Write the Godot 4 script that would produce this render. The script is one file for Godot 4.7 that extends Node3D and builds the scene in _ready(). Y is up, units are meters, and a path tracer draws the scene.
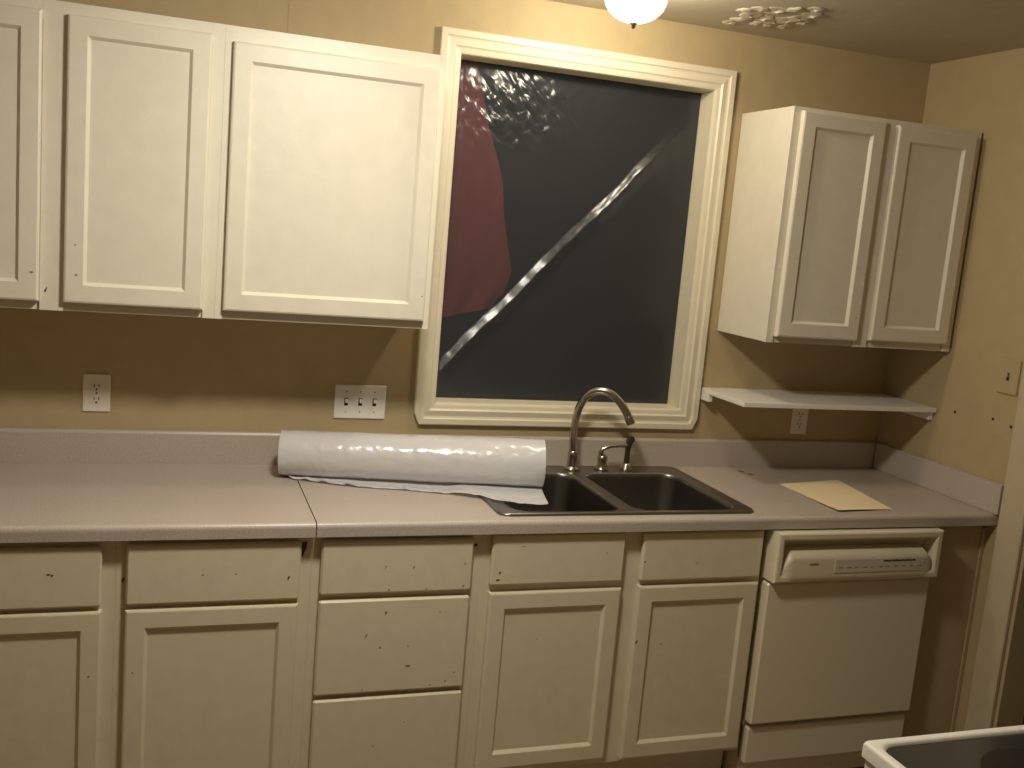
extends Node3D
# A small kitchen at night: one ceiling globe lights a run of cream cabinets, a window covered with clear plastic and a sink.
# Axes: x to the right along the counter wall, y up, z into the room; the counter wall is z = 0 and the door wall is x = 0.

const CAM := Vector3(-2.638, 1.709, 3.190)
const EUL := Vector3(-0.1511, -0.3352, 0.0861)
const FOC := 1006.77
const CEIL := 2.445
const UD := 0.32
const LAMP_SINK := Vector3(-1.412, 2.375, 0.45)
const LAMP_ROOM := Vector3(-2.16, 2.395, 1.32)

var M := {}
var taken := {}
var rng := RandomNumberGenerator.new()

# ---------------------------------------------------------------- geometry
class Geo:
	var v := PackedVector3Array()
	var n := PackedVector3Array()
	func tri(a: Vector3, b: Vector3, c: Vector3) -> void:      # counter-clockwise seen from outside
		var m := (b - a).cross(c - a)
		if m.length_squared() < 1e-16: return
		m = m.normalized()
		v.append_array(PackedVector3Array([a, c, b])); n.append_array(PackedVector3Array([m, m, m]))
	func quad(a: Vector3, b: Vector3, c: Vector3, d: Vector3) -> void:
		tri(a, b, c); tri(a, c, d)
	func stri(a: Vector3, b: Vector3, c: Vector3, na: Vector3, nb: Vector3, nc: Vector3) -> void:
		v.append_array(PackedVector3Array([a, c, b])); n.append_array(PackedVector3Array([na, nc, nb]))
	# rows of points, normal = (along a row) x (from row to row); wrap closes each row
	func grid(p: Array, wrap := false) -> void:
		var R := p.size()
		var C: int = p[0].size()
		var nn := []
		for i in R:
			var row := PackedVector3Array()
			for j in C:
				var j0 := (j - 1 + C) % C if wrap else maxi(j - 1, 0)
				var j1 := (j + 1) % C if wrap else mini(j + 1, C - 1)
				var du: Vector3 = p[i][j1] - p[i][j0]
				var dv: Vector3 = p[mini(i + 1, R - 1)][j] - p[maxi(i - 1, 0)][j]
				var m := du.cross(dv)
				if m.length_squared() < 1e-18:
					var k := mini(i + 1, R - 1) if i == 0 else maxi(i - 1, 0)
					du = p[k][j1] - p[k][j0]; m = du.cross(dv)
				row.append(m.normalized())
			nn.append(row)
		for i in R - 1:
			for j in (C if wrap else C - 1):
				var k := (j + 1) % C
				stri(p[i][j], p[i][k], p[i + 1][k], nn[i][j], nn[i][k], nn[i + 1][k])
				stri(p[i][j], p[i + 1][k], p[i + 1][j], nn[i][j], nn[i + 1][k], nn[i + 1][j])
	# box between two corners, all edges chamfered by b
	func box(lo: Vector3, hi: Vector3, b := 0.0) -> void:
		b = minf(b, 0.49 * minf(hi.x - lo.x, minf(hi.y - lo.y, hi.z - lo.z)))
		var c := (lo + hi) / 2; var h := (hi - lo) / 2
		for ax in 3:
			for s in [-1.0, 1.0]:
				var u := (ax + 1) % 3; var w := (ax + 2) % 3
				var q := []
				for k in [[-1, -1], [1, -1], [1, 1], [-1, 1]]:
					var p := Vector3.ZERO
					p[ax] = s * h[ax]; p[u] = k[0] * (h[u] - b); p[w] = k[1] * (h[w] - b)
					q.append(c + p)
				if s > 0: quad(q[0], q[1], q[2], q[3])
				else: quad(q[3], q[2], q[1], q[0])
		if b <= 0: return
		for ax in 3:
			var u := (ax + 1) % 3; var w := (ax + 2) % 3
			for k in [[-1, -1], [1, -1], [1, 1], [-1, 1]]:
				var q := []
				for e in [[-1, 0], [1, 0], [1, 1], [-1, 1]]:
					var p := Vector3.ZERO
					p[ax] = e[0] * (h[ax] - b)
					p[u] = k[0] * (h[u] - (b if e[1] == 1 else 0.0)); p[w] = k[1] * (h[w] - (0.0 if e[1] == 1 else b))
					q.append(c + p)
				if k[0] * k[1] > 0: quad(q[3], q[2], q[1], q[0])
				else: quad(q[0], q[1], q[2], q[3])
		for sx in [-1, 1]:
			for sy in [-1, 1]:
				for sz in [-1, 1]:
					var a := c + Vector3(sx * h.x, sy * (h.y - b), sz * (h.z - b))
					var d := c + Vector3(sx * (h.x - b), sy * h.y, sz * (h.z - b))
					var e := c + Vector3(sx * (h.x - b), sy * (h.y - b), sz * h.z)
					if sx * sy * sz > 0: tri(a, d, e)
					else: tri(a, e, d)
	# mitred frame in the xy plane facing +z; prof = [inset, height] from outer edge inwards
	func frame(x0: float, y0: float, x1: float, y1: float, z: float, prof: Array, sides := [0, 1, 2, 3]) -> void:
		var L := []
		for q in prof:
			var d: float = q[0]
			L.append([Vector3(x0 + d, y0 + d, z + q[1]), Vector3(x1 - d, y0 + d, z + q[1]), Vector3(x1 - d, y1 - d, z + q[1]), Vector3(x0 + d, y1 - d, z + q[1])])
		for j in prof.size() - 1:
			for k in sides:
				quad(L[j][k], L[j][(k + 1) % 4], L[j + 1][(k + 1) % 4], L[j + 1][k])
	# profile [z, y] (counter-clockwise seen from +x) drawn along x
	func bar(x0: float, x1: float, prof: Array, caps := true) -> void:
		var N := prof.size()
		for i in N:
			var a: Array = prof[i]; var b: Array = prof[(i + 1) % N]
			quad(Vector3(x0, a[1], a[0]), Vector3(x0, b[1], b[0]), Vector3(x1, b[1], b[0]), Vector3(x1, a[1], a[0]))
		if caps:
			var pts := PackedVector2Array()
			for q in prof: pts.append(Vector2(q[0], q[1]))
			var t := Geometry2D.triangulate_polygon(pts)
			for i in range(0, t.size(), 3):
				var p := [pts[t[i]], pts[t[i + 1]], pts[t[i + 2]]]
				for e in [x0, x1]:
					var A := Vector3(e, p[0].y, p[0].x); var B := Vector3(e, p[1].y, p[1].x); var C := Vector3(e, p[2].y, p[2].x)
					if ((B - A).cross(C - A).x > 0) == (e == x1): tri(A, B, C)
					else: tri(A, C, B)
	# profile [radius, y] spun round a vertical axis, smooth
	func lathe(at: Vector3, prof: Array, seg := 32) -> void:
		var rows := []
		for q in prof:
			var row := []
			for j in seg:
				var a := -TAU * j / seg
				row.append(at + Vector3(cos(a) * q[0], q[1], sin(a) * q[0]))
			rows.append(row)
		grid(rows, true)
	# tube along a path with a radius for each point, ends closed
	func tube(path: Array, rad: Array, seg := 14) -> void:
		var rows := []
		var up := Vector3(0.123, 0.31, 0.95).normalized()
		for i in path.size():
			var t: Vector3 = (path[mini(i + 1, path.size() - 1)] - path[maxi(i - 1, 0)]).normalized()
			var x := (up - t * up.dot(t)).normalized()
			var y := t.cross(x)
			var row := []
			for j in seg:
				var a := TAU * j / seg
				row.append(path[i] + (x * cos(a) + y * sin(a)) * rad[mini(i, rad.size() - 1)])
			rows.append(row)
			up = x
		grid(rows, true)
		for e in [0, path.size() - 1]:
			for j in seg:
				if e == 0: tri(path[e], rows[e][(j + 1) % seg], rows[e][j])
				else: tri(path[e], rows[e][j], rows[e][(j + 1) % seg])
	# flat outline in the plane o + u*x + w*y, with a thickness along u x w
	func slab(o: Vector3, u: Vector3, w: Vector3, pts: PackedVector2Array, th: float) -> void:
		if Geometry2D.is_polygon_clockwise(pts): pts.reverse()
		var m := u.cross(w).normalized() * th
		var t := Geometry2D.triangulate_polygon(pts)
		for i in range(0, t.size(), 3):
			var p := []
			for k in 3: p.append(o + u * pts[t[i + k]].x + w * pts[t[i + k]].y)
			if (p[1] - p[0]).cross(p[2] - p[0]).dot(m) < 0: p.reverse()
			tri(p[0] + m, p[1] + m, p[2] + m); tri(p[0], p[2], p[1])
		for i in pts.size():
			var a := o + u * pts[i].x + w * pts[i].y
			var j := (i + 1) % pts.size()
			var b := o + u * pts[j].x + w * pts[j].y
			quad(a, b, b + m, a + m)
	func mesh() -> ArrayMesh:
		var a := []
		a.resize(Mesh.ARRAY_MAX)
		a[Mesh.ARRAY_VERTEX] = v; a[Mesh.ARRAY_NORMAL] = n
		var m := ArrayMesh.new()
		m.add_surface_from_arrays(Mesh.PRIMITIVE_TRIANGLES, a)
		return m

# ---------------------------------------------------------------- scene helpers
func numbered(called: String) -> String:
	var k: int = taken.get(called, 0)
	taken[called] = k + 1
	return called if k == 0 else "%s_%03d" % [called, k]

func thing(called: String, label: String, category: String, at := Vector3.ZERO, group := "") -> Node3D:
	var o := Node3D.new()
	o.name = numbered(called); add_child(o); o.position = at
	o.set_meta("label", label); o.set_meta("category", category)
	if group: o.set_meta("group", group)
	return o

func structure(called: String) -> Node3D:
	var o := Node3D.new()
	o.name = called; add_child(o); o.set_meta("kind", "structure")
	return o

# a part: geometry given in world axes, moved under its parent
func part(parent: Node3D, called: String, g: Geo, m: Material, label := "") -> MeshInstance3D:
	var o := MeshInstance3D.new()
	o.name = called
	var off := Vector3.ZERO
	var q: Node = parent
	while q != self:
		off += q.position; q = q.get_parent()
	for i in g.v.size(): g.v[i] -= off
	o.mesh = g.mesh(); o.material_override = m
	o.cast_shadow = GeometryInstance3D.SHADOW_CASTING_SETTING_ON
	parent.add_child(o, true)
	if label: o.set_meta("label", label)
	return o

func wall(called: String, g: Geo, m: Material) -> MeshInstance3D:
	var o := part(self, called, g, m)
	o.set_meta("kind", "structure")
	return o

func gbox(lo: Vector3, hi: Vector3, b := 0.0) -> Geo:
	var g := Geo.new(); g.box(lo, hi, b); return g

# a picture position (1024 x 768) followed from the camera onto the plane where coordinate ax has the value val
func px(x: float, y: float, ax: int, val: float) -> Vector3:
	var r := Basis.from_euler(EUL) * Vector3((x - 512.0) / FOC, -(y - 384.0) / FOC, -1.0)
	return CAM + r * ((val - CAM[ax]) / r[ax])

func lin(r: float, g: float, b: float) -> Color:
	return Color(r, g, b).linear_to_srgb()

func img(size: int, f: Callable) -> ImageTexture:
	var im := Image.create(size, size, false, Image.FORMAT_RGB8)
	for y in size:
		for x in size:
			im.set_pixel(x, y, f.call(x, y))
	return ImageTexture.create_from_image(im)

# noise that repeats without a seam: two copies blended across the edge
func tile_noise(nz: FastNoiseLite, x: float, y: float, s: float) -> float:
	var u := x / s; var w := y / s
	var a := nz.get_noise_2d(x, y); var b := nz.get_noise_2d(x - s, y); var c := nz.get_noise_2d(x, y - s); var d := nz.get_noise_2d(x - s, y - s)
	return lerpf(lerpf(a, b, u), lerpf(c, d, u), w)

func noise(sd: int, fr: float, oct := 3) -> FastNoiseLite:
	var z := FastNoiseLite.new()
	z.seed = sd; z.frequency = fr; z.noise_type = FastNoiseLite.TYPE_SIMPLEX_SMOOTH
	z.fractal_type = FastNoiseLite.FRACTAL_FBM; z.fractal_octaves = oct
	return z

func mat(called: String, c: Color, rough: float, spec := 0.5, metal := 0.0) -> StandardMaterial3D:
	var m := StandardMaterial3D.new()
	m.resource_name = called; m.albedo_color = c; m.roughness = rough; m.metallic_specular = spec; m.metallic = metal
	M[called] = m
	return m

func tri_tex(m: StandardMaterial3D, albedo: Texture2D, height: Texture2D, scale: Vector3, depth := 0.0) -> void:
	m.uv1_triplanar = true; m.uv1_world_triplanar = true; m.uv1_scale = scale
	m.albedo_texture = albedo
	if height:
		m.heightmap_enabled = true; m.heightmap_texture = height; m.heightmap_scale = depth

func materials() -> void:
	var n1 := noise(3, 0.02, 4); var n2 := noise(5, 0.35, 2); var n3 := noise(9, 0.06, 3); var n4 := noise(12, 0.5, 1)
	var S := 256
	var mottle := img(S, func(x, y):
		var k := 0.965 + 0.03 * tile_noise(n1, x, y, S) + 0.02 * tile_noise(n2, x, y, S)
		return Color(k, k, k * 0.995))
	var peel := img(S, func(x, y):
		var k := 0.5 + 0.32 * tile_noise(n3, x * 1.0, y * 1.0, S) + 0.18 * tile_noise(n4, x, y, S)
		return Color(k, k, k))
	var speck := img(512, func(x, y):
		var a := tile_noise(n4, x, y, 512.0); var b := tile_noise(n2, x * 0.7, y * 0.7, 358.0); var c := tile_noise(n3, x, y, 512.0)
		var k := 0.86 + 0.10 * c + 0.22 * a
		var col := Color(k, k * 0.985, k * 0.975)
		if b > 0.34: col = col.lerp(Color(0.50, 0.44, 0.40), 0.65)
		if b < -0.36: col = col.lerp(Color(1.0, 0.99, 0.98), 0.75)
		return col)
	var brush := img(S, func(x, y):
		var k := 0.5 + 0.4 * tile_noise(n4, x * 0.08, y * 1.0, S) + 0.2 * tile_noise(n3, x * 0.1, y, S)
		return Color(k, k, k))
	var boards := img(S, func(x, y):
		var k := 0.86 + 0.16 * tile_noise(n3, x * 0.25, y * 1.6, S) + 0.1 * tile_noise(n1, x, y, S)
		return Color(k, k * 0.98, k * 0.95))
	tri_tex(mat("wall", lin(0.50, 0.395, 0.225), 0.62, 0.4), mottle, peel, Vector3.ONE * 1.7, 0.06)
	tri_tex(mat("ceiling", lin(0.62, 0.55, 0.43), 0.85, 0.3), mottle, peel, Vector3.ONE * 2.3, 0.12)
	tri_tex(mat("cabinet", lin(0.85, 0.79, 0.655), 0.42, 0.5), mottle, peel, Vector3.ONE * 2.1, 0.015)
	tri_tex(mat("base_paint", lin(0.76, 0.68, 0.50), 0.45, 0.5), mottle, peel, Vector3.ONE * 2.7, 0.02)
	tri_tex(mat("trim", lin(0.82, 0.745, 0.575), 0.38, 0.5), mottle, peel, Vector3.ONE * 2.4, 0.012)
	tri_tex(mat("laminate", lin(0.70, 0.63, 0.55), 0.36, 0.5), speck, null, Vector3.ONE * 4.5)
	tri_tex(mat("floor", lin(0.33, 0.25, 0.165), 0.45, 0.5), boards, null, Vector3.ONE * 1.2)
	var st := mat("steel", lin(0.30, 0.285, 0.26), 0.32, 0.5, 1.0)
	st.uv1_triplanar = true; st.uv1_world_triplanar = true; st.uv1_scale = Vector3(3, 3, 3)
	st.heightmap_enabled = true; st.heightmap_texture = brush; st.heightmap_scale = 0.004
	mat("nickel", lin(0.55, 0.50, 0.42), 0.22, 0.5, 1.0)
	mat("bronze", lin(0.10, 0.085, 0.07), 0.35, 0.5, 0.6)
	mat("plate", lin(0.80, 0.74, 0.62), 0.35)
	tri_tex(mat("painted_plate", lin(0.50, 0.395, 0.225), 0.55, 0.4), mottle, null, Vector3.ONE * 2.0)
	mat("slot", lin(0.03, 0.022, 0.015), 0.6)
	mat("shelf", lin(0.86, 0.82, 0.76), 0.4)
	mat("appliance", lin(0.75, 0.67, 0.50), 0.32)
	mat("appliance_strip", lin(0.66, 0.60, 0.49), 0.4)
	mat("print", lin(0.09, 0.07, 0.05), 0.5)
	mat("chip", lin(0.13, 0.062, 0.03), 0.8, 0.3)
	mat("chip_pale", lin(0.30, 0.19, 0.10), 0.8, 0.3)
	mat("stain", lin(0.26, 0.12, 0.045), 0.6, 0.3)
	mat("stain_pale", lin(0.47, 0.34, 0.22), 0.5, 0.4)
	mat("paper", lin(0.93, 0.76, 0.50), 0.75, 0.3)
	mat("rubber", lin(0.02, 0.018, 0.016), 0.7)
	var film := mat("film", lin(0.74, 0.73, 0.74), 0.20, 0.6)
	film.backlight_enabled = true; film.backlight = lin(0.25, 0.25, 0.25)
	var sheet := mat("clear_plastic", Color(lin(0.38, 0.42, 0.45), 0.09), 0.24, 0.5)
	sheet.transparency = BaseMaterial3D.TRANSPARENCY_ALPHA
	mat("red_stand_in", lin(0.095, 0.014, 0.016), 0.85, 0.3)
	mat("white_enamel", lin(0.80, 0.76, 0.66), 0.28)
	mat("black_glass", lin(0.03, 0.03, 0.028), 0.15, 0.5)
	mat("burner", lin(0.012, 0.011, 0.01), 0.35)
	mat("flake", lin(0.60, 0.53, 0.41), 0.85, 0.3)
	tri_tex(mat("tan_casing", lin(0.60, 0.51, 0.35), 0.45, 0.5), mottle, peel, Vector3.ONE * 2.4, 0.012)
	mat("door_brown", lin(0.46, 0.35, 0.22), 0.55)
	var gl := mat("globe_glass", Color(1.0, 0.97, 0.9), 0.3)
	gl.emission_enabled = true; gl.emission = Color(1.0, 0.93, 0.78); gl.emission_energy_multiplier = 3.0

# ---------------------------------------------------------------- cabinets
const DOOR_T := 0.02

func door(parent: Node3D, x0: float, y0: float, x1: float, y1: float, z: float, m: Material, rail := 0.047) -> MeshInstance3D:
	var g := Geo.new()
	var t := DOOR_T
	g.frame(x0, y0, x1, y1, z, [[0.0, 0.0], [0.0, t - 0.006], [0.002, t - 0.002], [0.006, t], [rail, t], [rail + 0.002, t - 0.002], [rail + 0.009, t - 0.010], [rail + 0.009, t - 0.016]])
	var d := part(parent, "door", g, m)
	part(d, "door_panel", gbox(Vector3(x0 + rail - 0.004, y0 + rail - 0.004, z), Vector3(x1 - rail + 0.004, y1 - rail + 0.004, z + t - 0.0095), 0.001), m)
	return d

func drawer_front(parent: Node3D, x0: float, y0: float, x1: float, y1: float, z: float, m: Material, called := "drawer_front") -> MeshInstance3D:
	return part(parent, called, gbox(Vector3(x0, y0, z), Vector3(x1, y1, z + DOOR_T), 0.005), m)

# chipped paint: small flecks of bare wood showing on a front
func chips(on: Node3D, z: float, spots: Array) -> void:
	for s in spots:
		var c := px(s[0], s[1], 2, z)
		var pts := PackedVector2Array()
		var w: float = s[2] * 0.0036; var h: float = s[3] * 0.0036
		for k in 9:
			var a := TAU * k / 9.0
			var r := rng.randf_range(0.55, 1.1)
			pts.append(Vector2(cos(a) * w * r + sin(a) * h * 0.25, sin(a) * h * r))
		var g := Geo.new()
		g.slab(c - Vector3(0, 0, 0.0006), Vector3.RIGHT, Vector3.UP, pts, 0.0010)
		part(on, "paint_chip", g, M.chip if s.size() < 5 else M.chip_pale)

func carcass(t: Node3D, x0: float, x1: float, y0: float, y1: float, depth: float, stiles: Array, rails: Array, m: Material) -> void:
	var f := 0.019
	var e := 0.001
	for x in [x0 + e, x1 - e - 0.016]: part(t, "side_panel", gbox(Vector3(x, y0 + 0.0005, 0.002), Vector3(x + 0.016, y1, depth - f), 0.001), m)
	part(t, "bottom_panel", gbox(Vector3(x0 + 0.017, y0 + 0.012, 0.002), Vector3(x1 - 0.017, y0 + 0.028, depth - f)), m)
	part(t, "back_panel", gbox(Vector3(x0 + 0.017, y0 + 0.028, 0.002), Vector3(x1 - 0.017, y1, 0.008)), m)
	if y0 > 1.0: part(t, "top_panel", gbox(Vector3(x0 + 0.017, y1 - 0.016, 0.008), Vector3(x1 - 0.017, y1, depth - f)), m)
	for s in stiles: part(t, "stile", gbox(Vector3(s[0], y0, depth - f), Vector3(s[1], y1, depth), 0.0005), m)
	for r in rails: part(t, "rail", gbox(Vector3(x0 + 0.012, r[0], depth - f), Vector3(x1 - 0.012, r[1], depth - (0.009 if y0 > 1.0 and r[0] == y0 else 0.0003)), 0.0005), m)

func upper_cabinets() -> void:
	var y0 := 1.400; var y1 := 2.178
	var t := thing("wall_cabinet", "cream two-door wall cabinet over the double wall outlet, beside a wide single-door one", "cabinet", Vector3(-2.95, y0, 0))
	carcass(t, -3.40, -2.5176, y0, y1, UD, [[-3.40, -3.386], [-2.9555, -2.8985], [-2.5495, -2.5176]], [[y0, y0 + 0.045], [y1 - 0.05, y1]], M.cabinet)
	var d := door(t, -3.385, 1.424, -2.956, 2.110 + 0.04, UD, M.cabinet)
	chips(d, UD + DOOR_T, [[31, 272, 1.4, 0.8, 1]])
	chips(t, UD, [[45.5, 290, 1.0, 2.6]])
	d = door(t, -2.898, 1.424, -2.550, 2.148, UD, M.cabinet)
	chips(d, UD + DOOR_T, [[76, 275, 1.6, 0.8, 1], [75, 245, 1.2, 0.7, 1]])
	t = thing("wall_cabinet", "cream wall cabinet with one wide door, overlapping the window casing", "cabinet", Vector3(-2.2, y0, 0))
	carcass(t, -2.5174, -1.9145, y0, y1, UD, [[-2.5174, -2.4975], [-1.9325, -1.9145]], [[y0, y0 + 0.045], [y1 - 0.05, y1]], M.cabinet)
	d = door(t, -2.497, 1.425, -1.933, 2.138, UD, M.cabinet)
	chips(d, UD + DOOR_T, [[422, 296.5, 0.6, 0.6]])
	y0 = 1.415; y1 = 2.178
	t = thing("wall_cabinet", "cream wall cabinet with two narrow doors above the white shelf", "cabinet", Vector3(-0.38, y0, 0))
	carcass(t, -0.766, -0.010, y0, y1, UD, [[-0.766, -0.7385], [-0.4175, -0.3665], [-0.0395, -0.010]], [[y0, y0 + 0.045], [y1 - 0.05, y1]], M.cabinet)
	d = door(t, -0.738, 1.437, -0.418, 2.166, UD, M.cabinet)
	chips(d, UD + DOOR_T, [[856, 318, 0.8, 0.8, 1]])
	door(t, -0.366, 1.441, -0.040, 2.160, UD, M.cabinet)

func base_cabinet(label: String, x0: float, x1: float, stiles: Array, rails: Array) -> Node3D:
	var t := thing("base_cabinet", label, "cabinet", Vector3((x0 + x1) / 2, 0, 0))
	carcass(t, x0, x1, 0.135, 0.875, 0.61, stiles, rails, M.base_paint)
	part(t, "toe_kick", gbox(Vector3(x0 + 0.001, 0, 0.02), Vector3(x1 - 0.001, 0.147, 0.535)), M.base_paint)
	return t

func base_cabinets() -> void:
	var z := 0.61; var f := z + DOOR_T
	var m: Material = M.base_paint
	var rr := [[0.135, 0.165], [0.68, 0.72], [0.85, 0.875]]
	var t := base_cabinet("cream base cabinet with one drawer and door, below the double wall outlet", -3.40, -2.7412, [[-3.40, -3.35], [-2.80, -2.7412]], rr)
	var d := drawer_front(t, -3.37, 0.701, -2.772, 0.855, z, m)
	chips(d, f, [[48, 575, 1.6, 0.9], [52, 576, 0.8, 1.0]])
	d = door(t, -3.37, 0.150, -2.770, 0.688, z, m)
	chips(d, f, [[88, 677, 0.8, 0.8]])
	t = base_cabinet("cream base cabinet with one drawer and door, beside the three-drawer cabinet", -2.741, -2.2572, [[-2.741, -2.69], [-2.31, -2.2572]], rr)
	d = drawer_front(t, -2.716, 0.702, -2.287, 0.860, z, m)
	chips(d, f, [[288.5, 578, 0.9, 2.0], [236, 574, 1.2, 0.8, 1], [203, 575, 1.0, 0.7, 1]])
	d = door(t, -2.716, 0.150, -2.288, 0.688, z, m)
	chips(d, f, [[132, 673, 0.9, 0.8, 1]])
	chips(t, z, [[304.5, 549, 1.6, 6.0], [303, 545, 2.4, 3.2], [139, 604, 1.6, 1.0], [123, 580, 0.9, 2.6]])
	t = base_cabinet("cream base cabinet with three plain drawers, scuffed and chipped", -2.257, -1.7872, [[-2.257, -2.20], [-1.84, -1.7872]], [[0.135, 0.165], [0.39, 0.43], [0.68, 0.72], [0.85, 0.875]])
	d = drawer_front(t, -2.234, 0.710, -1.815, 0.861, z, m)
	chips(d, f, [[386, 567, 0.6, 2.0, 1], [414, 567, 0.6, 1.6, 1], [465, 564, 0.6, 1.2, 1], [389, 590, 1.0, 0.6], [463, 586, 1.0, 0.7], [426, 589, 0.8, 0.5]])
	d = drawer_front(t, -2.234, 0.424, -1.815, 0.693, z, m)
	chips(d, f, [[386, 613, 1.0, 1.2], [366, 636, 0.7, 2.6, 1], [408, 666, 3.0, 1.2, 1], [380, 648, 1.0, 1.0, 1], [445, 681, 0.8, 1.0], [454, 672, 0.7, 0.7, 1], [408, 646, 0.6, 0.9, 1], [430, 685, 0.8, 0.6], [362, 690, 0.8, 0.6, 1], [440, 612, 0.7, 0.7, 1]])
	d = drawer_front(t, -2.234, 0.150, -1.815, 0.410, z, m)
	chips(d, f, [[373, 746, 0.8, 0.7, 1], [404, 722, 0.6, 0.6, 1]])
	chips(t, z, [[476, 545, 1.6, 1.6]])
	t = base_cabinet("cream sink base cabinet with two doors under false drawer fronts", -1.787, -0.874, [[-1.787, -1.73], [-1.37, -1.28], [-0.92, -0.874]], rr)
	d = drawer_front(t, -1.760, 0.720, -1.352, 0.870, z, m, "false_front")
	chips(d, f, [[498, 580, 1.8, 1.0], [500, 573, 0.8, 1.6], [524, 546.5, 1.8, 0.7, 1], [607, 553, 0.7, 0.7, 1]])
	d = drawer_front(t, -1.294, 0.718, -0.886, 0.868, z, m, "false_front")
	chips(d, f, [[645, 562, 1.0, 0.7], [697, 563, 0.7, 0.6, 1]])
	d = door(t, -1.758, 0.158, -1.350, 0.698, z, m)
	chips(d, f, [[537, 639, 0.6, 0.6, 1], [583, 752, 0.7, 0.7, 1]])
	d = door(t, -1.294, 0.150, -0.884, 0.701, z, m)
	chips(d, f, [[636.5, 642, 1.0, 2.0], [661, 644, 0.9, 0.9, 1]])

# ---------------------------------------------------------------- counter and sink
func counter_profile(za: float, zb: float, nose: bool) -> Array:
	var p := []
	if nose:
		p = [[za, 0.876], [zb, 0.876]]
		var r := 0.014
		for k in 6:
			var a := PI / 2 * k / 5.0
			p.append([zb - r + r * cos(a), 0.914 - r + r * sin(a)])
		p.append([za, 0.914])
	else:
		p = [[za, 0.876], [zb, 0.876], [zb, 0.914], [za, 0.914]]
	p.reverse()
	return p

func splash_profile() -> Array:
	var p := [[0.001, 0.9142], [0.020, 0.9142], [0.020, 1.008], [0.017, 1.014], [0.012, 1.016], [0.001, 1.016]]
	p.reverse()
	return p

func counters() -> void:
	var t := thing("countertop", "speckled beige laminate countertop section without a sink, open at the far end", "countertop", Vector3(-2.8, 0.876, 0))
	var g := Geo.new(); g.bar(-3.42, -2.2555, counter_profile(0.001, 0.645, true)); part(t, "slab", g, M.laminate)
	g = Geo.new(); g.bar(-3.42, -2.2555, splash_profile()); part(t, "backsplash", g, M.laminate)
	t = thing("countertop", "speckled beige laminate countertop section holding the sink and reaching the corner", "countertop", Vector3(-1.1, 0.876, 0))
	g = Geo.new()
	var h0 := -1.715; var h1 := -0.925
	g.bar(-2.2525, h0, counter_profile(0.001, 0.645, true))
	g.bar(h1, -0.001, counter_profile(0.001, 0.645, true))
	g.bar(h0, h1, counter_profile(0.585, 0.645, true), false)
	g.bar(h0, h1, counter_profile(0.001, 0.06, false), false)
	part(t, "slab", g, M.laminate)
	g = Geo.new(); g.bar(-2.2525, -0.021, splash_profile()); part(t, "backsplash", g, M.laminate)
	part(t, "side_splash", gbox(Vector3(-0.020, 0.9142, 0.0205), Vector3(-0.001, 1.016, 0.655), 0.002), M.laminate)
	# brown ring of dried spill beside the sink
	for s in [[746, 473.5, 9.5, 3.0, "pale"], [741, 471.5, 4.0, 1.6], [751, 474.5, 4.5, 1.6]]:
		var c := px(s[0], s[1], 1, 0.914)
		var pts := PackedVector2Array()
		for k in 12:
			var a := TAU * k / 12.0
			var r := rng.randf_range(0.6, 1.1)
			pts.append(Vector2(cos(a) * s[2] * 0.003 * r, sin(a) * s[3] * 0.009 * r))
		g = Geo.new(); g.slab(c + Vector3(0, -0.0004, 0), Vector3.RIGHT, Vector3.FORWARD, pts, 0.0008 if s.size() < 5 else 0.0006)
		part(t, "spill_stain", g, M.stain if s.size() < 5 else M.stain_pale)

func rounded(x0: float, z0: float, x1: float, z1: float, r: float, seg := 6) -> Array:
	var out := []
	for q in [[x1 - r, z1 - r, 0.0], [x0 + r, z1 - r, 90.0], [x0 + r, z0 + r, 180.0], [x1 - r, z0 + r, 270.0]]:
		for k in seg + 1:
			var a := deg_to_rad(q[2] + 90.0 * k / seg)
			out.append(Vector2(q[0] + r * cos(a), q[1] + r * sin(a)))
	return out

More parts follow.
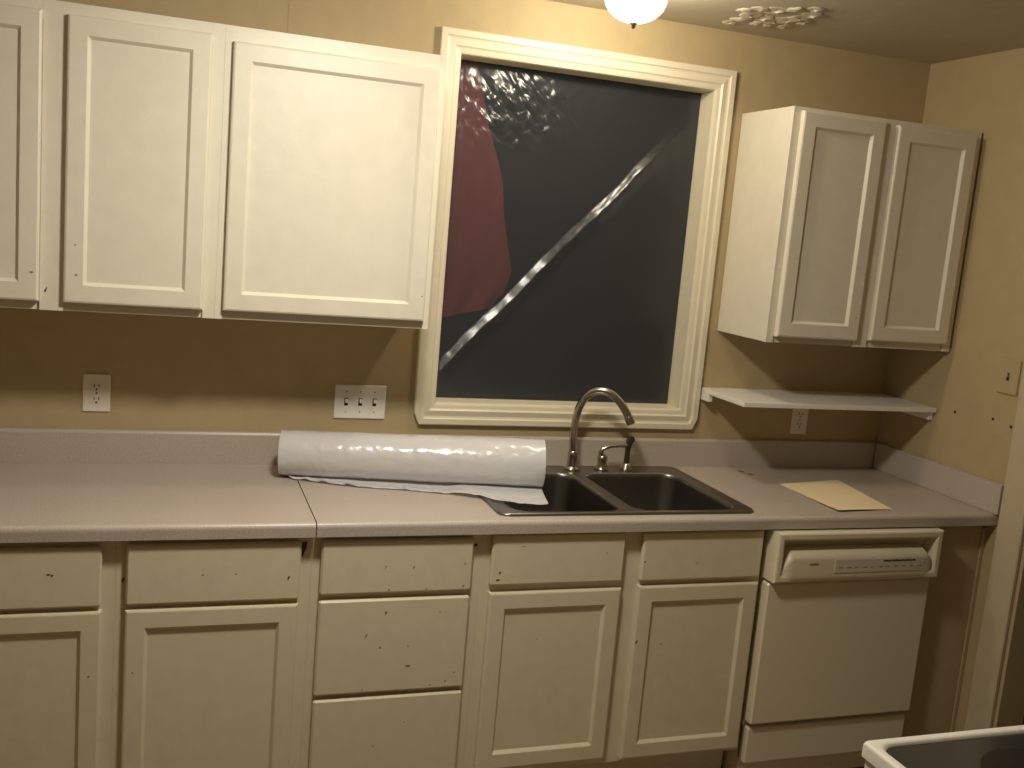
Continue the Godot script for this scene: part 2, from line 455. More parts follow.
func sink() -> void:
	var t := thing("kitchen_sink", "double-bowl stainless steel sink set into the counter below the window", "sink", Vector3(-1.32, 0.9142, 0.32))
	var x0 := -1.735; var x1 := -0.908; var z0 := 0.045; var z1 := 0.602
	var bowls := [[-1.690, 0.135, -1.337, 0.580], [-1.305, 0.135, -0.950, 0.580]]
	# deck: a thin plate with two rounded openings
	var deck := CSGPolygon3D.new()
	deck.name = "deck"; deck.depth = 0.006
	var off := Vector2(t.position.x, t.position.z)
	var outer := PackedVector2Array()
	for p in rounded(x0, z0, x1, z1, 0.03): outer.append(p - off)
	deck.polygon = outer
	deck.rotation.x = PI / 2
	deck.position.y = 0.0002
	for b in bowls:
		var cut := CSGPolygon3D.new()
		cut.name = "opening"; cut.operation = CSGShape3D.OPERATION_SUBTRACTION; cut.depth = 0.03
		var pp := PackedVector2Array()
		for p in rounded(b[0], b[1], b[2], b[3], 0.055): pp.append(p - off)
		cut.polygon = pp
		cut.position.z = 0.012
		deck.add_child(cut, true)
	deck.material = M.steel
	t.add_child(deck, true)
	# raised outer lip
	var g := Geo.new()
	var rows := []
	for q in [[0.0, 0.0], [0.0, 0.004], [0.004, 0.0085], [0.010, 0.0085], [0.016, 0.0062]]:
		var row := []
		for p in rounded(x0 + q[0] - 0.004, z0 + q[0] - 0.004, x1 - q[0] + 0.004, z1 - q[0] + 0.004, 0.034 - q[0]): row.append(Vector3(p.x, 0.9142 + q[1], p.y))
		row.reverse()
		rows.append(row)
	g.grid(rows, true)
	part(t, "rim", g, M.steel)
	for b in bowls:
		g = Geo.new(); rows = []
		for q in [[-0.003, 0.0064], [0.002, 0.0055], [0.005, 0.001], [0.007, -0.01], [0.014, -0.14], [0.022, -0.165], [0.045, -0.178], [0.10, -0.182], [0.168, -0.184]]:
			var row := []
			for p in rounded(b[0] + q[0], b[1] + q[0], b[2] - q[0], b[3] - q[0], clampf(0.058 - q[0] * 0.4, 0.002, 0.06)): row.append(Vector3(p.x, 0.9142 + q[1], p.y))
			row.reverse()
			rows.append(row)
		g.grid(rows, true)
		var c := Vector3((b[0] + b[2]) / 2, 0.9142 - 0.184, (b[1] + b[3]) / 2)
		for j in rows[-1].size(): g.tri(c, rows[-1][j], rows[-1][(j + 1) % rows[-1].size()])
		var bw := part(t, "bowl", g, M.steel)
		g = Geo.new(); g.lathe(c, [[0.057, 0.001], [0.055, 0.004], [0.044, 0.004], [0.040, 0.0015], [0.001, 0.0015]])
		part(bw, "drain", g, M.nickel)
	# faucet
	var zf := 0.088
	var yd := 0.9205
	t = thing("faucet", "brushed nickel gooseneck kitchen faucet with a side lever", "faucet", Vector3(-1.30, yd, zf))
	g = Geo.new(); g.lathe(Vector3(-1.316, yd, zf), [[0.001, 0.0], [0.027, 0.0], [0.027, 0.006], [0.022, 0.010], [0.019, 0.014], [0.0175, 0.05], [0.0185, 0.056], [0.0155, 0.064], [0.0125, 0.068], [0.001, 0.068]]); part(t, "base", g, M.nickel)
	var path := []; var rad := []
	var knots := [Vector3(-1.316, yd + 0.06, zf)]
	for q in [[573.5, 432, 0.0], [576, 418, 0.0], [580, 406, 0.008], [587, 396, 0.022], [598, 390.5, 0.042], [610, 393, 0.062], [620, 402.5, 0.080], [626, 412, 0.092], [629.5, 420, 0.10]]:
		knots.append(px(q[0], q[1], 2, zf + q[2]))
	for k in knots.size() - 1:
		for i in 4:
			var p0: Vector3 = knots[maxi(k - 1, 0)]
			path.append((knots[k] as Vector3).cubic_interpolate(knots[k + 1], p0, knots[mini(k + 2, knots.size() - 1)], i / 4.0))
	path.append(knots[-1])
	for k in path.size(): rad.append(0.0135 if k > 2 else 0.0142)
	g = Geo.new(); g.tube(path, rad, 18); part(t, "spout", g, M.nickel)
	var e: Vector3 = path[-1]; var dirv: Vector3 = (path[-1] - path[-2]).normalized()
	g = Geo.new(); g.tube([e - dirv * 0.012, e - dirv * 0.010, e + dirv * 0.014, e + dirv * 0.016], [0.0140, 0.0152, 0.0150, 0.0130], 18); part(t, "aerator", g, M.nickel)
	var hb := Vector3(-1.205, yd, zf)
	g = Geo.new(); g.lathe(hb, [[0.001, 0.0], [0.024, 0.0], [0.024, 0.006], [0.018, 0.012], [0.016, 0.03], [0.0185, 0.036], [0.017, 0.048], [0.010, 0.055], [0.001, 0.056]]); part(t, "valve", g, M.nickel)
	g = Geo.new()
	g.tube([hb + Vector3(-0.004, 0.046, 0.004), hb + Vector3(-0.010, 0.060, 0.004), hb + Vector3(-0.004, 0.074, 0.006), hb + Vector3(0.020, 0.084, 0.010), hb + Vector3(0.050, 0.088, 0.016), hb + Vector3(0.078, 0.090, 0.020)], [0.010, 0.0095, 0.008, 0.0065, 0.006, 0.0075], 12)
	part(t, "lever", g, M.nickel)
	t = thing("side_sprayer", "dark upright side sprayer beside the faucet lever", "sprayer", Vector3(-1.112, yd, zf))
	var sb := Vector3(-1.112, yd, zf)
	g = Geo.new(); g.lathe(sb, [[0.001, 0.0], [0.022, 0.0], [0.022, 0.005], [0.017, 0.012], [0.014, 0.024], [0.001, 0.024]]); part(t, "holder", g, M.nickel)
	g = Geo.new(); g.tube([sb + Vector3(0, 0.022, 0), sb + Vector3(0, 0.05, 0), sb + Vector3(0, 0.08, 0.001), sb + Vector3(0.001, 0.098, 0.004), sb + Vector3(0.003, 0.108, 0.010), sb + Vector3(0.004, 0.112, 0.018)], [0.0105, 0.0095, 0.0105, 0.0125, 0.0135, 0.011], 14); part(t, "spray_head", g, M.bronze)

# ---------------------------------------------------------------- window
func window() -> void:
	var x0 := -1.8634; var x1 := -0.812; var y0 := 1.052; var y1 := 2.314
	var W := 0.074
	var w := structure("window_1")
	var prof := [[0.0, 0.0], [0.0, 0.018], [0.003, 0.0205], [0.020, 0.0205], [0.024, 0.016], [0.030, 0.0145], [0.048, 0.0185], [0.054, 0.0135], [0.066, 0.0115], [0.071, 0.009], [0.074, 0.0], [0.074, -0.002]]
	var L := []
	for q in prof:
		var d: float = q[0]; var h: float = q[1]
		var ch := 0.040 * maxf(0.0, 1.0 - d / 0.05)
		L.append([Vector3(x0 + d + ch * 0.45, y0 + d, h), Vector3(x1 - d - ch * 0.45, y0 + d, h), Vector3(x1 - d, y0 + d + ch, h), Vector3(x1 - d, y1 - d, h), Vector3(x0 + d, y1 - d, h), Vector3(x0 + d, y0 + d + ch, h)])
	var segs := [[[5, 0], [0, 1], [1, 2]], [[2, 3]], [[3, 4]], [[4, 5]]]
	for s in segs:
		var g := Geo.new()
		for j in prof.size() - 1:
			for e in s: g.quad(L[j][e[0]], L[j][e[1]], L[j + 1][e[1]], L[j + 1][e[0]])
		part(w, "casing", g, M.trim)
	# lining of the opening
	var ix0 := x0 + W; var ix1 := x1 - W; var iy0 := y0 + W; var iy1 := y1 - W
	part(w, "jamb", gbox(Vector3(ix0 - 0.02, iy0 - 0.02, -0.086), Vector3(ix0, iy1 + 0.02, -0.0005)), M.trim)
	part(w, "jamb", gbox(Vector3(ix1, iy0 - 0.02, -0.086), Vector3(ix1 + 0.02, iy1 + 0.02, -0.0005)), M.trim)
	part(w, "head", gbox(Vector3(ix0, iy1, -0.086), Vector3(ix1, iy1 + 0.02, -0.0005)), M.trim)
	part(w, "sill", gbox(Vector3(ix0, iy0 - 0.02, -0.086), Vector3(ix1, iy0, -0.0005)), M.trim)
	# clear plastic stapled into the opening, with a long diagonal fold and wrinkles in one corner
	var zc := -0.082
	var n1 := noise(21, 9.0, 3); var n2 := noise(23, 26.0, 2); var n3 := noise(31, 2.2, 2); var n4 := noise(44, 14.0, 2)
	var A := Vector2(-1.745, 1.262); var B := Vector2(-0.905, 2.172)
	var dv := (B - A).normalized(); var nv := Vector2(-dv.y, dv.x)
	var height := func(x: float, y: float) -> float:
		var edge := minf(minf(x - ix0, ix1 - x), minf(y - iy0, iy1 - y))
		var q := Vector2(x, y) - A
		var along := q.dot(dv); var s := q.dot(nv)
		s += 0.006 * n3.get_noise_1d(along * 1.5)
		var len_k := clampf((1.24 - along) / 0.25, 0.0, 1.0)
		# a broad fold: one flat flank, bent a little across, that faces the lamps, and a gentler back
		var wf := 0.013 + 0.003 * n4.get_noise_1d(along * 0.7)
		var ramp := clampf((wf - s) / (2.0 * wf), 0.0, 1.0)
		var h := len_k * (2.0 * wf) * (0.46 * ramp + 0.05 * ramp * ramp) if s > -wf else len_k * 2.0 * wf * 0.51 * exp(-pow((s + wf) / 0.030, 2.0))
		h += len_k * 0.0005 * n4.get_noise_2d(along * 1.1, s * 5.0) * exp(-pow(s / 0.03, 2.0))
		var cx := (x + 1.55) / 0.21; var cy := (y - 2.10) / 0.115
		var k := exp(-(cx * cx + cy * cy))
		var r := Vector2(x * 0.75 + y * 0.66, (-x * 0.66 + y * 0.75) * 0.35)
		h += k * 0.011 * (absf(n1.get_noise_2d(r.x, r.y)) + 0.45 * n2.get_noise_2d(r.x, r.y)) + k * 0.006 * absf(n4.get_noise_2d(x * 0.9, y * 0.9))
		var kl := exp(-pow((x - ix0 - 0.03) / 0.05, 2.0)) * smoothstep(1.3, 1.7, y)
		h += kl * 0.004 * n1.get_noise_2d(x * 2.2, y * 0.5)
		h += 0.006 * n3.get_noise_2d(x, y)
		h += 0.0009 * n1.get_noise_2d(x * 0.9 + y * 0.5, y * 0.25 - x * 0.3 + 7.0) 
		return h * smoothstep(0.0, 0.012, edge)
	var rows := []
	var NX := 230; var NY := 280
	for i in NY + 1:
		var row := []
		var y := lerpf(iy0, iy1, float(i) / NY)
		for j in NX + 1:
			var x := lerpf(ix0, ix1, float(j) / NX)
			row.append(Vector3(x, y, zc + height.call(x, y)))
		rows.append(row)
	var g := Geo.new(); g.grid(rows)
	var t := thing("plastic_sheet", "clear plastic sheet with a shiny diagonal fold stretched over the dark window", "plastic sheet", Vector3((ix0 + ix1) / 2, iy0, zc))
	part(t, "film", g, M.clear_plastic)
	# stand-in sheet hung behind the plastic for the red area seen there
	var edge_pts := [[2.275, -1.71], [2.10, -1.665], [2.02, -1.64], [1.94, -1.607], [1.87, -1.584], [1.74, -1.567], [1.64, -1.542], [1.57, -1.524], [1.50, -1.542], [1.44, -1.587]]
	rows = []
	for i in 46:
		var v := i / 45.0
		var fi := v * (edge_pts.size() - 1); var a := int(minf(floor(fi), edge_pts.size() - 2)); var fr := fi - a
		var y := lerpf(edge_pts[a][0], edge_pts[a + 1][0], fr); var xe := lerpf(edge_pts[a][1], edge_pts[a + 1][1], fr)
		var row := []
		for j in 41:
			var u := j / 40.0
			var x := lerpf(ix0 - 0.05, xe, u)
			var yy := y - 0.06 * (1.0 - u) * v
			row.append(Vector3(x, yy, -0.108 + 0.010 * sin(u * 15.0 + v * 2.0) * (0.1 + 0.9 * v) + 0.006 * n3.get_noise_2d(x * 2.0, yy)))
		rows.append(row)
	rows.reverse()
	g = Geo.new(); g.grid(rows)
	var back := []
	for row in rows:
		var r2 := []
		for p in row: r2.append(p - Vector3(0, 0, 0.002))
		r2.reverse(); back.append(r2)
	g.grid(back)
	t = thing("red_stand_in", "dark red stand-in sheet for the red area seen in the window plastic", "cloth", Vector3(-1.68, 1.4, -0.108))
	part(t, "folded_sheet", g, M.red_stand_in)

# ---------------------------------------------------------------- things on the walls and the counter
func plates() -> void:
	# duplex outlet on the counter wall
	var t := thing("wall_outlet", "ivory double wall outlet under the two-door cabinet, away from the window", "outlet", Vector3(-2.83, 1.12, 0))
	part(t, "cover_plate", gbox(Vector3(-2.870, 1.069, 0), Vector3(-2.793, 1.183, 0.006), 0.0025), M.plate)
	outlet_faces(t, -2.8315, 1.126)
	t = thing("light_switch", "white triple toggle switch plate on the wall beside the window", "switch", Vector3(-2.04, 1.12, 0))
	part(t, "cover_plate", gbox(Vector3(-2.124, 1.064, 0), Vector3(-1.958, 1.175, 0.006), 0.0025), M.shelf)
	for k in 3:
		var x := -2.087 + 0.046 * k
		part(t, "toggle_slot", gbox(Vector3(x - 0.006, 1.1075, 0.0055), Vector3(x + 0.006, 1.1325, 0.0064)), M.slot)
		part(t, "toggle", gbox(Vector3(x - 0.004, 1.118, 0.006), Vector3(x + 0.004, 1.130, 0.017), 0.001), M.shelf)
		for yy in [1.087, 1.153]:
			part(t, "screw", gbox(Vector3(x - 0.0025, yy - 0.0025, 0.0055), Vector3(x + 0.0025, yy + 0.0025, 0.0066), 0.0008), M.nickel)
	t = thing("wall_outlet", "ivory double wall outlet just below the white shelf", "outlet", Vector3(-0.37, 1.09, 0))
	part(t, "cover_plate", gbox(Vector3(-0.405, 1.040, 0), Vector3(-0.334, 1.154, 0.006), 0.0025), M.plate)
	outlet_faces(t, -0.3695, 1.097)
	t = thing("light_switch", "single switch plate painted over in wall colour on the tan side wall", "switch", Vector3(0, 1.37, 0.6))
	part(t, "cover_plate", gbox(Vector3(-0.007, 1.313, 0.552), Vector3(0, 1.430, 0.640), 0.0025), M.painted_plate)
	part(t, "toggle_slot", gbox(Vector3(-0.0075, 1.358, 0.590), Vector3(-0.0065, 1.384, 0.602)), M.slot)
	part(t, "toggle", gbox(Vector3(-0.016, 1.369, 0.592), Vector3(-0.007, 1.381, 0.600), 0.001), M.painted_plate)

func outlet_faces(t: Node3D, x: float, y: float) -> void:
	for s in [-1, 1]:
		var c: float = y + s * 0.0195
		var pts := PackedVector2Array()
		for k in 20:
			var a := TAU * k / 20.0
			pts.append(Vector2(clampf(cos(a) * 0.0175, -0.0165, 0.0165), clampf(sin(a) * 0.0175, -0.0135, 0.0135)))
		var g := Geo.new(); g.slab(Vector3(x, c, 0.0055), Vector3.RIGHT, Vector3.UP, pts, 0.002)
		var r := part(t, "receptacle", g, M.plate)
		for q in [[-0.0065, 0.003, 0.0014, 0.0048], [0.0065, 0.003, 0.0014, 0.0040], [0.0, -0.008, 0.0026, 0.0026]]:
			part(r, "slot", gbox(Vector3(x + q[0] - q[2], c + q[1] - q[3], 0.007), Vector3(x + q[0] + q[2], c + q[1] + q[3], 0.0078)), M.slot)
	part(t, "screw", gbox(Vector3(x - 0.0028, y - 0.0028, 0.0055), Vector3(x + 0.0028, y + 0.0028, 0.0070), 0.001), M.nickel)

func shelf() -> void:
	var t := thing("wall_shelf", "thin white shelf board under the narrow two-door wall cabinet", "shelf", Vector3(-0.4, 1.19, 0))
	part(t, "board", gbox(Vector3(-0.803, 1.190, 0.001), Vector3(-0.003, 1.207, 0.297), 0.0015), M.shelf)
	part(t, "cleat", gbox(Vector3(-0.803, 1.163, 0.001), Vector3(-0.785, 1.1898, 0.06), 0.0015), M.shelf)
	part(t, "cleat", gbox(Vector3(-0.021, 1.160, 0.001), Vector3(-0.003, 1.1898, 0.282), 0.0015), M.shelf)

func paper() -> void:
	var c := [px(780, 484, 1, 0.915), px(838, 481, 1, 0.915), px(893, 509.5, 1, 0.915), px(838, 512, 1, 0.915)]
	var t := thing("paper_sheet", "tan card or folded paper lying on the counter above the dishwasher", "paper", (c[0] + c[2]) / 2)
	var rows := []
	for i in 13:
		var v := i / 12.0
		var row := []
		for j in 13:
			var u := j / 12.0
			var p: Vector3 = (c[0] as Vector3).lerp(c[1], u).lerp((c[3] as Vector3).lerp(c[2], u), v)
			p.y = 0.9155 + 0.006 * pow(1.0 - u, 2.0) * pow(v, 2.0) + 0.004 * pow(1.0 - v, 2.0) * u + 0.0025 * sin(u * PI) * v
			row.append(p)
		rows.append(row)
	rows.reverse()
	var g := Geo.new(); g.grid(rows)
	var lower := []
	for row in rows:
		var r2 := []
		for p in row: r2.append(p - Vector3(0, 0.0014, 0))
		r2.reverse(); lower.append(r2)
	g.grid(lower)
	part(t, "sheet", g, M.paper)

func film_roll() -> void:
	var a := Vector3(-2.300, 0.9845, 0.150); var b := Vector3(-1.520, 1.0025, 0.335)
	var ax := (b - a).normalized()
	var side := ax.cross(Vector3.UP).normalized()        # towards the room is -side or +side
	if side.z < 0: side = -side
	var upv := side.cross(ax).normalized()
	if upv.y < 0: upv = -upv
	var t := thing("plastic_film_roll", "roll of whitish plastic film lying on the counter with its loose end by the sink", "plastic roll", Vector3(-1.9, 0.915, 0.25))
	var n1 := noise(51, 7.0, 3); var n2 := noise(53, 22.0, 2)
	var rows := []
	var NL := 150; var NS := 72
	for i in NL + 1:
		var s := float(i) / NL
		var row := []
		for j in NS:
			var an := TAU * j / NS
			var r := 0.0685 + 0.004 * s
			r += 0.0016 * n1.get_noise_3d(s * 2.0, cos(an) * 0.28, sin(an) * 0.28) + 0.0005 * n2.get_noise_3d(s * 1.6, cos(an) * 0.2, sin(an) * 0.2)
			r += 0.0018 * smoothstep(0.49, 0.52, s)
			var c := a.lerp(b, s)
			row.append(c + side * cos(an) * r + upv * sin(an) * r)
		rows.append(row)
	var g := Geo.new()
	if side.cross(upv).dot(ax) < 0:
		for row in rows: row.reverse()
	g.grid(rows, true)
	part(t, "wound_film", g, M.film)
	# ends: wound edge as a ring, and the cardboard tube inside
	for e in [0, NL]:
		g = Geo.new()
		var c: Vector3 = a if e == 0 else b
		var sg := -1.0 if e == 0 else 1.0
		var ring := []
		for q in [[1.0, 0.0], [0.97, 0.0012], [0.45, 0.0012], [0.43, -0.004], [0.43, -0.10]]:
			var row := []
			for j in NS: row.append(c + (rows[e][j] - c) * q[0] + ax * sg * q[1])
			ring.append(row)
		if e == 0: ring.reverse()
		g.grid(ring, true)
		part(t, "wound_edge", g, M.film)
		g = Geo.new()
		var tr := []
		for q in [[0.0285, 0.002], [0.0245, 0.002], [0.0245, -0.12]]:
			var row := []
			for j in 32:
				var an := TAU * j / 32
				row.append(c + (side * cos(an) + upv * sin(an)) * q[0] + ax * sg * q[1])
			tr.append(row)
		g.grid(tr, true)
		part(t, "core_tube", g, M.paper)
	# loose end: from under the roll forward onto the counter and over the sink
	var front := [[0.0, 0.022], [0.06, 0.050], [0.13, 0.064], [0.22, 0.086], [0.30, 0.094], [0.40, 0.098], [0.50, 0.100], [0.60, 0.110], [0.68, 0.122], [0.76, 0.146], [0.82, 0.190], [0.90, 0.205], [0.97, 0.205], [1.0, 0.195]]
	rows = []
	for i in 121:
		var s := i / 120.0
		var k := 0
		while k < front.size() - 2 and front[k + 1][0] < s: k += 1
		var reach: float = lerpf(front[k][1], front[k + 1][1], clampf((s - front[k][0]) / (front[k + 1][0] - front[k][0]), 0.0, 1.0))
		reach += 0.004 * n1.get_noise_1d(s * 3.0)
		var c := a.lerp(b, s); c.y = 0.9145
		var row := []
		for j in 25:
			var u := j / 24.0
			var dd := lerpf(0.010, reach, u)
			var p := c + side * dd
			var on_sink := smoothstep(0.62, 0.70, s)
			var y := 0.9160 + 0.0085 * on_sink + 0.004 * exp(-pow((dd - 0.03) / 0.02, 2.0))
			y += u * 0.010 * maxf(0.0, n1.get_noise_2d(s * 2.4, 3.0)) * (1.0 - on_sink) + 0.002 * (1.0 + n1.get_noise_2d(s * 3.0, u * 0.3)) * u
			p.y = y
			row.append(p)
		rows.append(row)
	g = Geo.new()
	for row in rows: row.reverse()
	g.grid(rows)
	part(t, "loose_end", g, M.film)

# ---------------------------------------------------------------- appliances
func dishwasher() -> void:
	var x0 := -0.862; var x1 := -0.242; var z := 0.645
	var t := thing("dishwasher", "off-white built-in dishwasher with a control strip, under the counter corner", "dishwasher", Vector3(-0.556, 0, 0.3))
	part(t, "tub", gbox(Vector3(x0 + 0.004, 0.02, 0.04), Vector3(x1 - 0.004, 0.868, 0.60)), M.appliance)
	part(t, "door_panel", gbox(Vector3(x0, 0.233, 0.60), Vector3(x1, 0.702, z), 0.006), M.appliance)
	part(t, "kick_panel", gbox(Vector3(x0 + 0.004, 0.095, 0.59), Vector3(x1 - 0.004, 0.216, 0.632), 0.004), M.appliance)
	part(t, "kick_recess", gbox(Vector3(x0 + 0.01, 0.0, 0.45), Vector3(x1 - 0.01, 0.093, 0.53)), M.rubber)
	# control panel: a frame round a deep finger pocket, with a bulging console in its lower half
	var g := Geo.new()
	var zb := 0.60; var zf := 0.674
	g.frame(x0, 0.712, x1, 0.871, zb, [[0.0, 0.0], [0.0, zf - zb - 0.006], [0.002, zf - zb - 0.002], [0.006, zf - zb], [0.018, zf - zb], [0.024, zf - zb - 0.004], [0.030, 0.022], [0.05, 0.020]])
	g.quad(Vector3(x0 + 0.05, 0.762, zb + 0.020), Vector3(x1 - 0.05, 0.762, zb + 0.020), Vector3(x1 - 0.05, 0.821, zb + 0.020), Vector3(x0 + 0.05, 0.821, zb + 0.020))
	var cp := part(t, "control_panel", g, M.appliance)
	var prof := []
	for k in 9:
		var a := PI / 2 * k / 8.0
		prof.append([0.63 + 0.0475 * sin(a), 0.785 + 0.030 * cos(a)])
	prof.append([0.6765, 0.735]); prof.append([0.6755, 0.722]); prof.append([0.670, 0.7165]); prof.append([0.63, 0.7165])
	g = Geo.new()
	var rows := []
	for q in [[x0 + 0.026, 0.25], [x0 + 0.032, 0.55], [x0 + 0.045, 0.85], [x0 + 0.062, 1.0], [x1 - 0.062, 1.0], [x1 - 0.045, 0.85], [x1 - 0.032, 0.55], [x1 - 0.026, 0.25]]:
		var row := []
		for p in prof: row.append(Vector3(q[0], 0.7165 + (p[1] - 0.7165) * q[1], 0.63 + (p[0] - 0.63) * (0.6 + 0.4 * q[1])))
		row.reverse()
		rows.append(row)
	for row in rows: row.reverse()
	g.grid(rows)
	var con := part(t, "console", g, M.appliance)
	var sl := (0.6775 - 0.6765) / 0.05
	var strip := func(sx0: float, sx1: float, sy0: float, sy1: float, lift: float) -> Geo:
		var q := Geo.new()
		var f := func(y: float) -> float: return 0.6765 + sl * (y - 0.735) + lift
		q.quad(Vector3(sx0, sy0, f.call(sy0)), Vector3(sx1, sy0, f.call(sy0)), Vector3(sx1, sy1, f.call(sy1)), Vector3(sx0, sy1, f.call(sy1)))
		q.quad(Vector3(sx0, sy1, f.call(sy1)), Vector3(sx1, sy1, f.call(sy1)), Vector3(sx1, sy1, f.call(sy1) - 0.004), Vector3(sx0, sy1, f.call(sy1) - 0.004))
		q.quad(Vector3(sx0, sy0, f.call(sy0) - 0.004), Vector3(sx0, sy0, f.call(sy0)), Vector3(sx0, sy1, f.call(sy1)), Vector3(sx0, sy1, f.call(sy1) - 0.004))
		q.quad(Vector3(sx1, sy0, f.call(sy0)), Vector3(sx1, sy0, f.call(sy0) - 0.004), Vector3(sx1, sy1, f.call(sy1) - 0.004), Vector3(sx1, sy1, f.call(sy1)))
		return q
	part(con, "control_strip", strip.call(-0.650, -0.310, 0.742, 0.785, 0.0018), M.appliance_strip)
	var x := -0.470
	while x < -0.355:
		var w := rng.randf_range(0.004, 0.011)
		part(con, "printed_mark", strip.call(x, x + w, 0.775, 0.775 + rng.randf_range(0.0045, 0.007), 0.0024), M.print)
		x += w + 0.0016
	x = -0.635
	while x < -0.315:
		part(con, "printed_mark", strip.call(x, x + rng.randf_range(0.008, 0.016), 0.757, 0.760, 0.0024), M.chip_pale)
		x += 0.030
	part(con, "printed_mark", strip.call(-0.745, -0.712, 0.770, 0.775, 0.0010), M.chip_pale)

func filler() -> void:
	var t := thing("filler_panel", "tan painted filler panel between the dishwasher and the side wall", "panel", Vector3(-0.12, 0, 0.59))
	part(t, "board", gbox(Vector3(-0.236, 0.0, 0.585), Vector3(-0.016, 0.8755, 0.600), 0.001), M.wall)
	part(t, "scribe_strip", gbox(Vector3(-0.015, 0.0, 0.585), Vector3(-0.001, 0.855, 0.606), 0.001), M.wall)

func cooktop() -> void:
	var x0 := -1.512; var z0 := 1.895; var x1 := x0 + 0.76; var z1 := z0 + 0.66
	var t := thing("electric_stove", "white electric stove with a black glass cooktop, standing across from the counter", "stove", Vector3((x0 + x1) / 2, 0, (z0 + z1) / 2))
	part(t, "stove_body", gbox(Vector3(x0 + 0.006, 0, z0 + 0.006), Vector3(x1 - 0.006, 0.888, z1 - 0.006), 0.004), M.white_enamel)
	var g := Geo.new()
	var rows := []
	for q in [[0.0, 0.0], [0.0, 0.020], [0.002, 0.0245], [0.005, 0.026], [0.015, 0.026], [0.019, 0.0235], [0.021, 0.019]]:
		var row := []
		for p in rounded(x0 + q[0], z0 + q[0], x1 - q[0], z1 - q[0], 0.010 + q[0] * 0.9): row.append(Vector3(p.x, 0.888 + q[1], p.y))
		row.reverse(); rows.append(row)
	g.grid(rows, true)
	part(t, "cooktop_rim", g, M.white_enamel)
	var top := part(t, "cooktop_glass", gbox(Vector3(x0 + 0.014, 0.889, z0 + 0.014), Vector3(x1 - 0.014, 0.9080, z1 - 0.014)), M.black_glass)
	for q in [[0.245, 0.172, 0.113], [0.575, 0.165, 0.085], [0.22, 0.49, 0.085], [0.56, 0.48, 0.105]]:
		g = Geo.new(); g.lathe(Vector3(x0 + q[0], 0.908, z0 + q[1]), [[q[2], 0.0], [q[2], 0.0008], [q[2] - 0.002, 0.0010], [0.001, 0.0010]], 40)
		part(top, "burner", g, M.burner)
	part(t, "oven_door", gbox(Vector3(x1 - 0.006, 0.20, z0 + 0.02), Vector3(x1 + 0.03, 0.78, z1 - 0.02), 0.006), M.white_enamel)

# a flush ceiling light: metal pan, glass dome with a small finial, and the lamp inside it
func ceiling_lamp(c: Vector3, R: float, depth: float, label: String, col: Color, energy: float, down: float) -> void:
	var t := thing("ceiling_light", label, "light", Vector3(c.x, CEIL, c.z))
	var at := Vector3(c.x, CEIL, c.z)
	var g := Geo.new(); g.lathe(at, [[R * 0.97, 0.0], [R * 0.99, -0.010], [R * 0.95, -0.020], [R * 0.90, -0.022], [0.001, -0.022]], 44)
	part(t, "pan", g, M.nickel)
	g = Geo.new()
	var prof := []
	for k in 29:
		var a := deg_to_rad(32.0 - 122.0 * k / 28.0)
		prof.append([maxf(0.0005, cos(a) * R), -0.022 - (depth - 0.022) * (0.35 - 0.65 * sin(a)) if a < 0 else -0.022 - (depth - 0.022) * (0.35 - 0.66 * sin(a))])
	g.lathe(at, prof, 44)
	part(t, "dome", g, M.globe_glass, "glowing white glass dome")
	g = Geo.new(); g.lathe(at + Vector3(0, -depth, 0), [[0.0005, 0.004], [0.011, 0.002], [0.011, -0.002], [0.006, -0.005], [0.007, -0.009], [0.004, -0.014], [0.0005, -0.016]], 16)
	part(t, "finial", g, M.nickel)
	var l := OmniLight3D.new()
	l.name = "dome_bulb"
	l.light_color = col; l.light_energy = energy; l.light_size = R * 0.55
	l.omni_range = 12.0; l.omni_attenuation = 2.0; l.shadow_enabled = true
	t.add_child(l, true)
	l.position = c - t.position
	if down > 0.0:                                        # the wide face of a shallow dish shines mostly downwards
		var d := AreaLight3D.new()
		d.name = "dome_face"
		d.light_color = col; d.light_energy = down; d.area_size = Vector2(R, R) * 1.3; d.area_range = 12.0; d.area_attenuation = 2.0
		d.shadow_enabled = true
		t.add_child(d, true)
		d.position = Vector3(0, -depth - 0.018, 0); d.rotation.x = -PI / 2

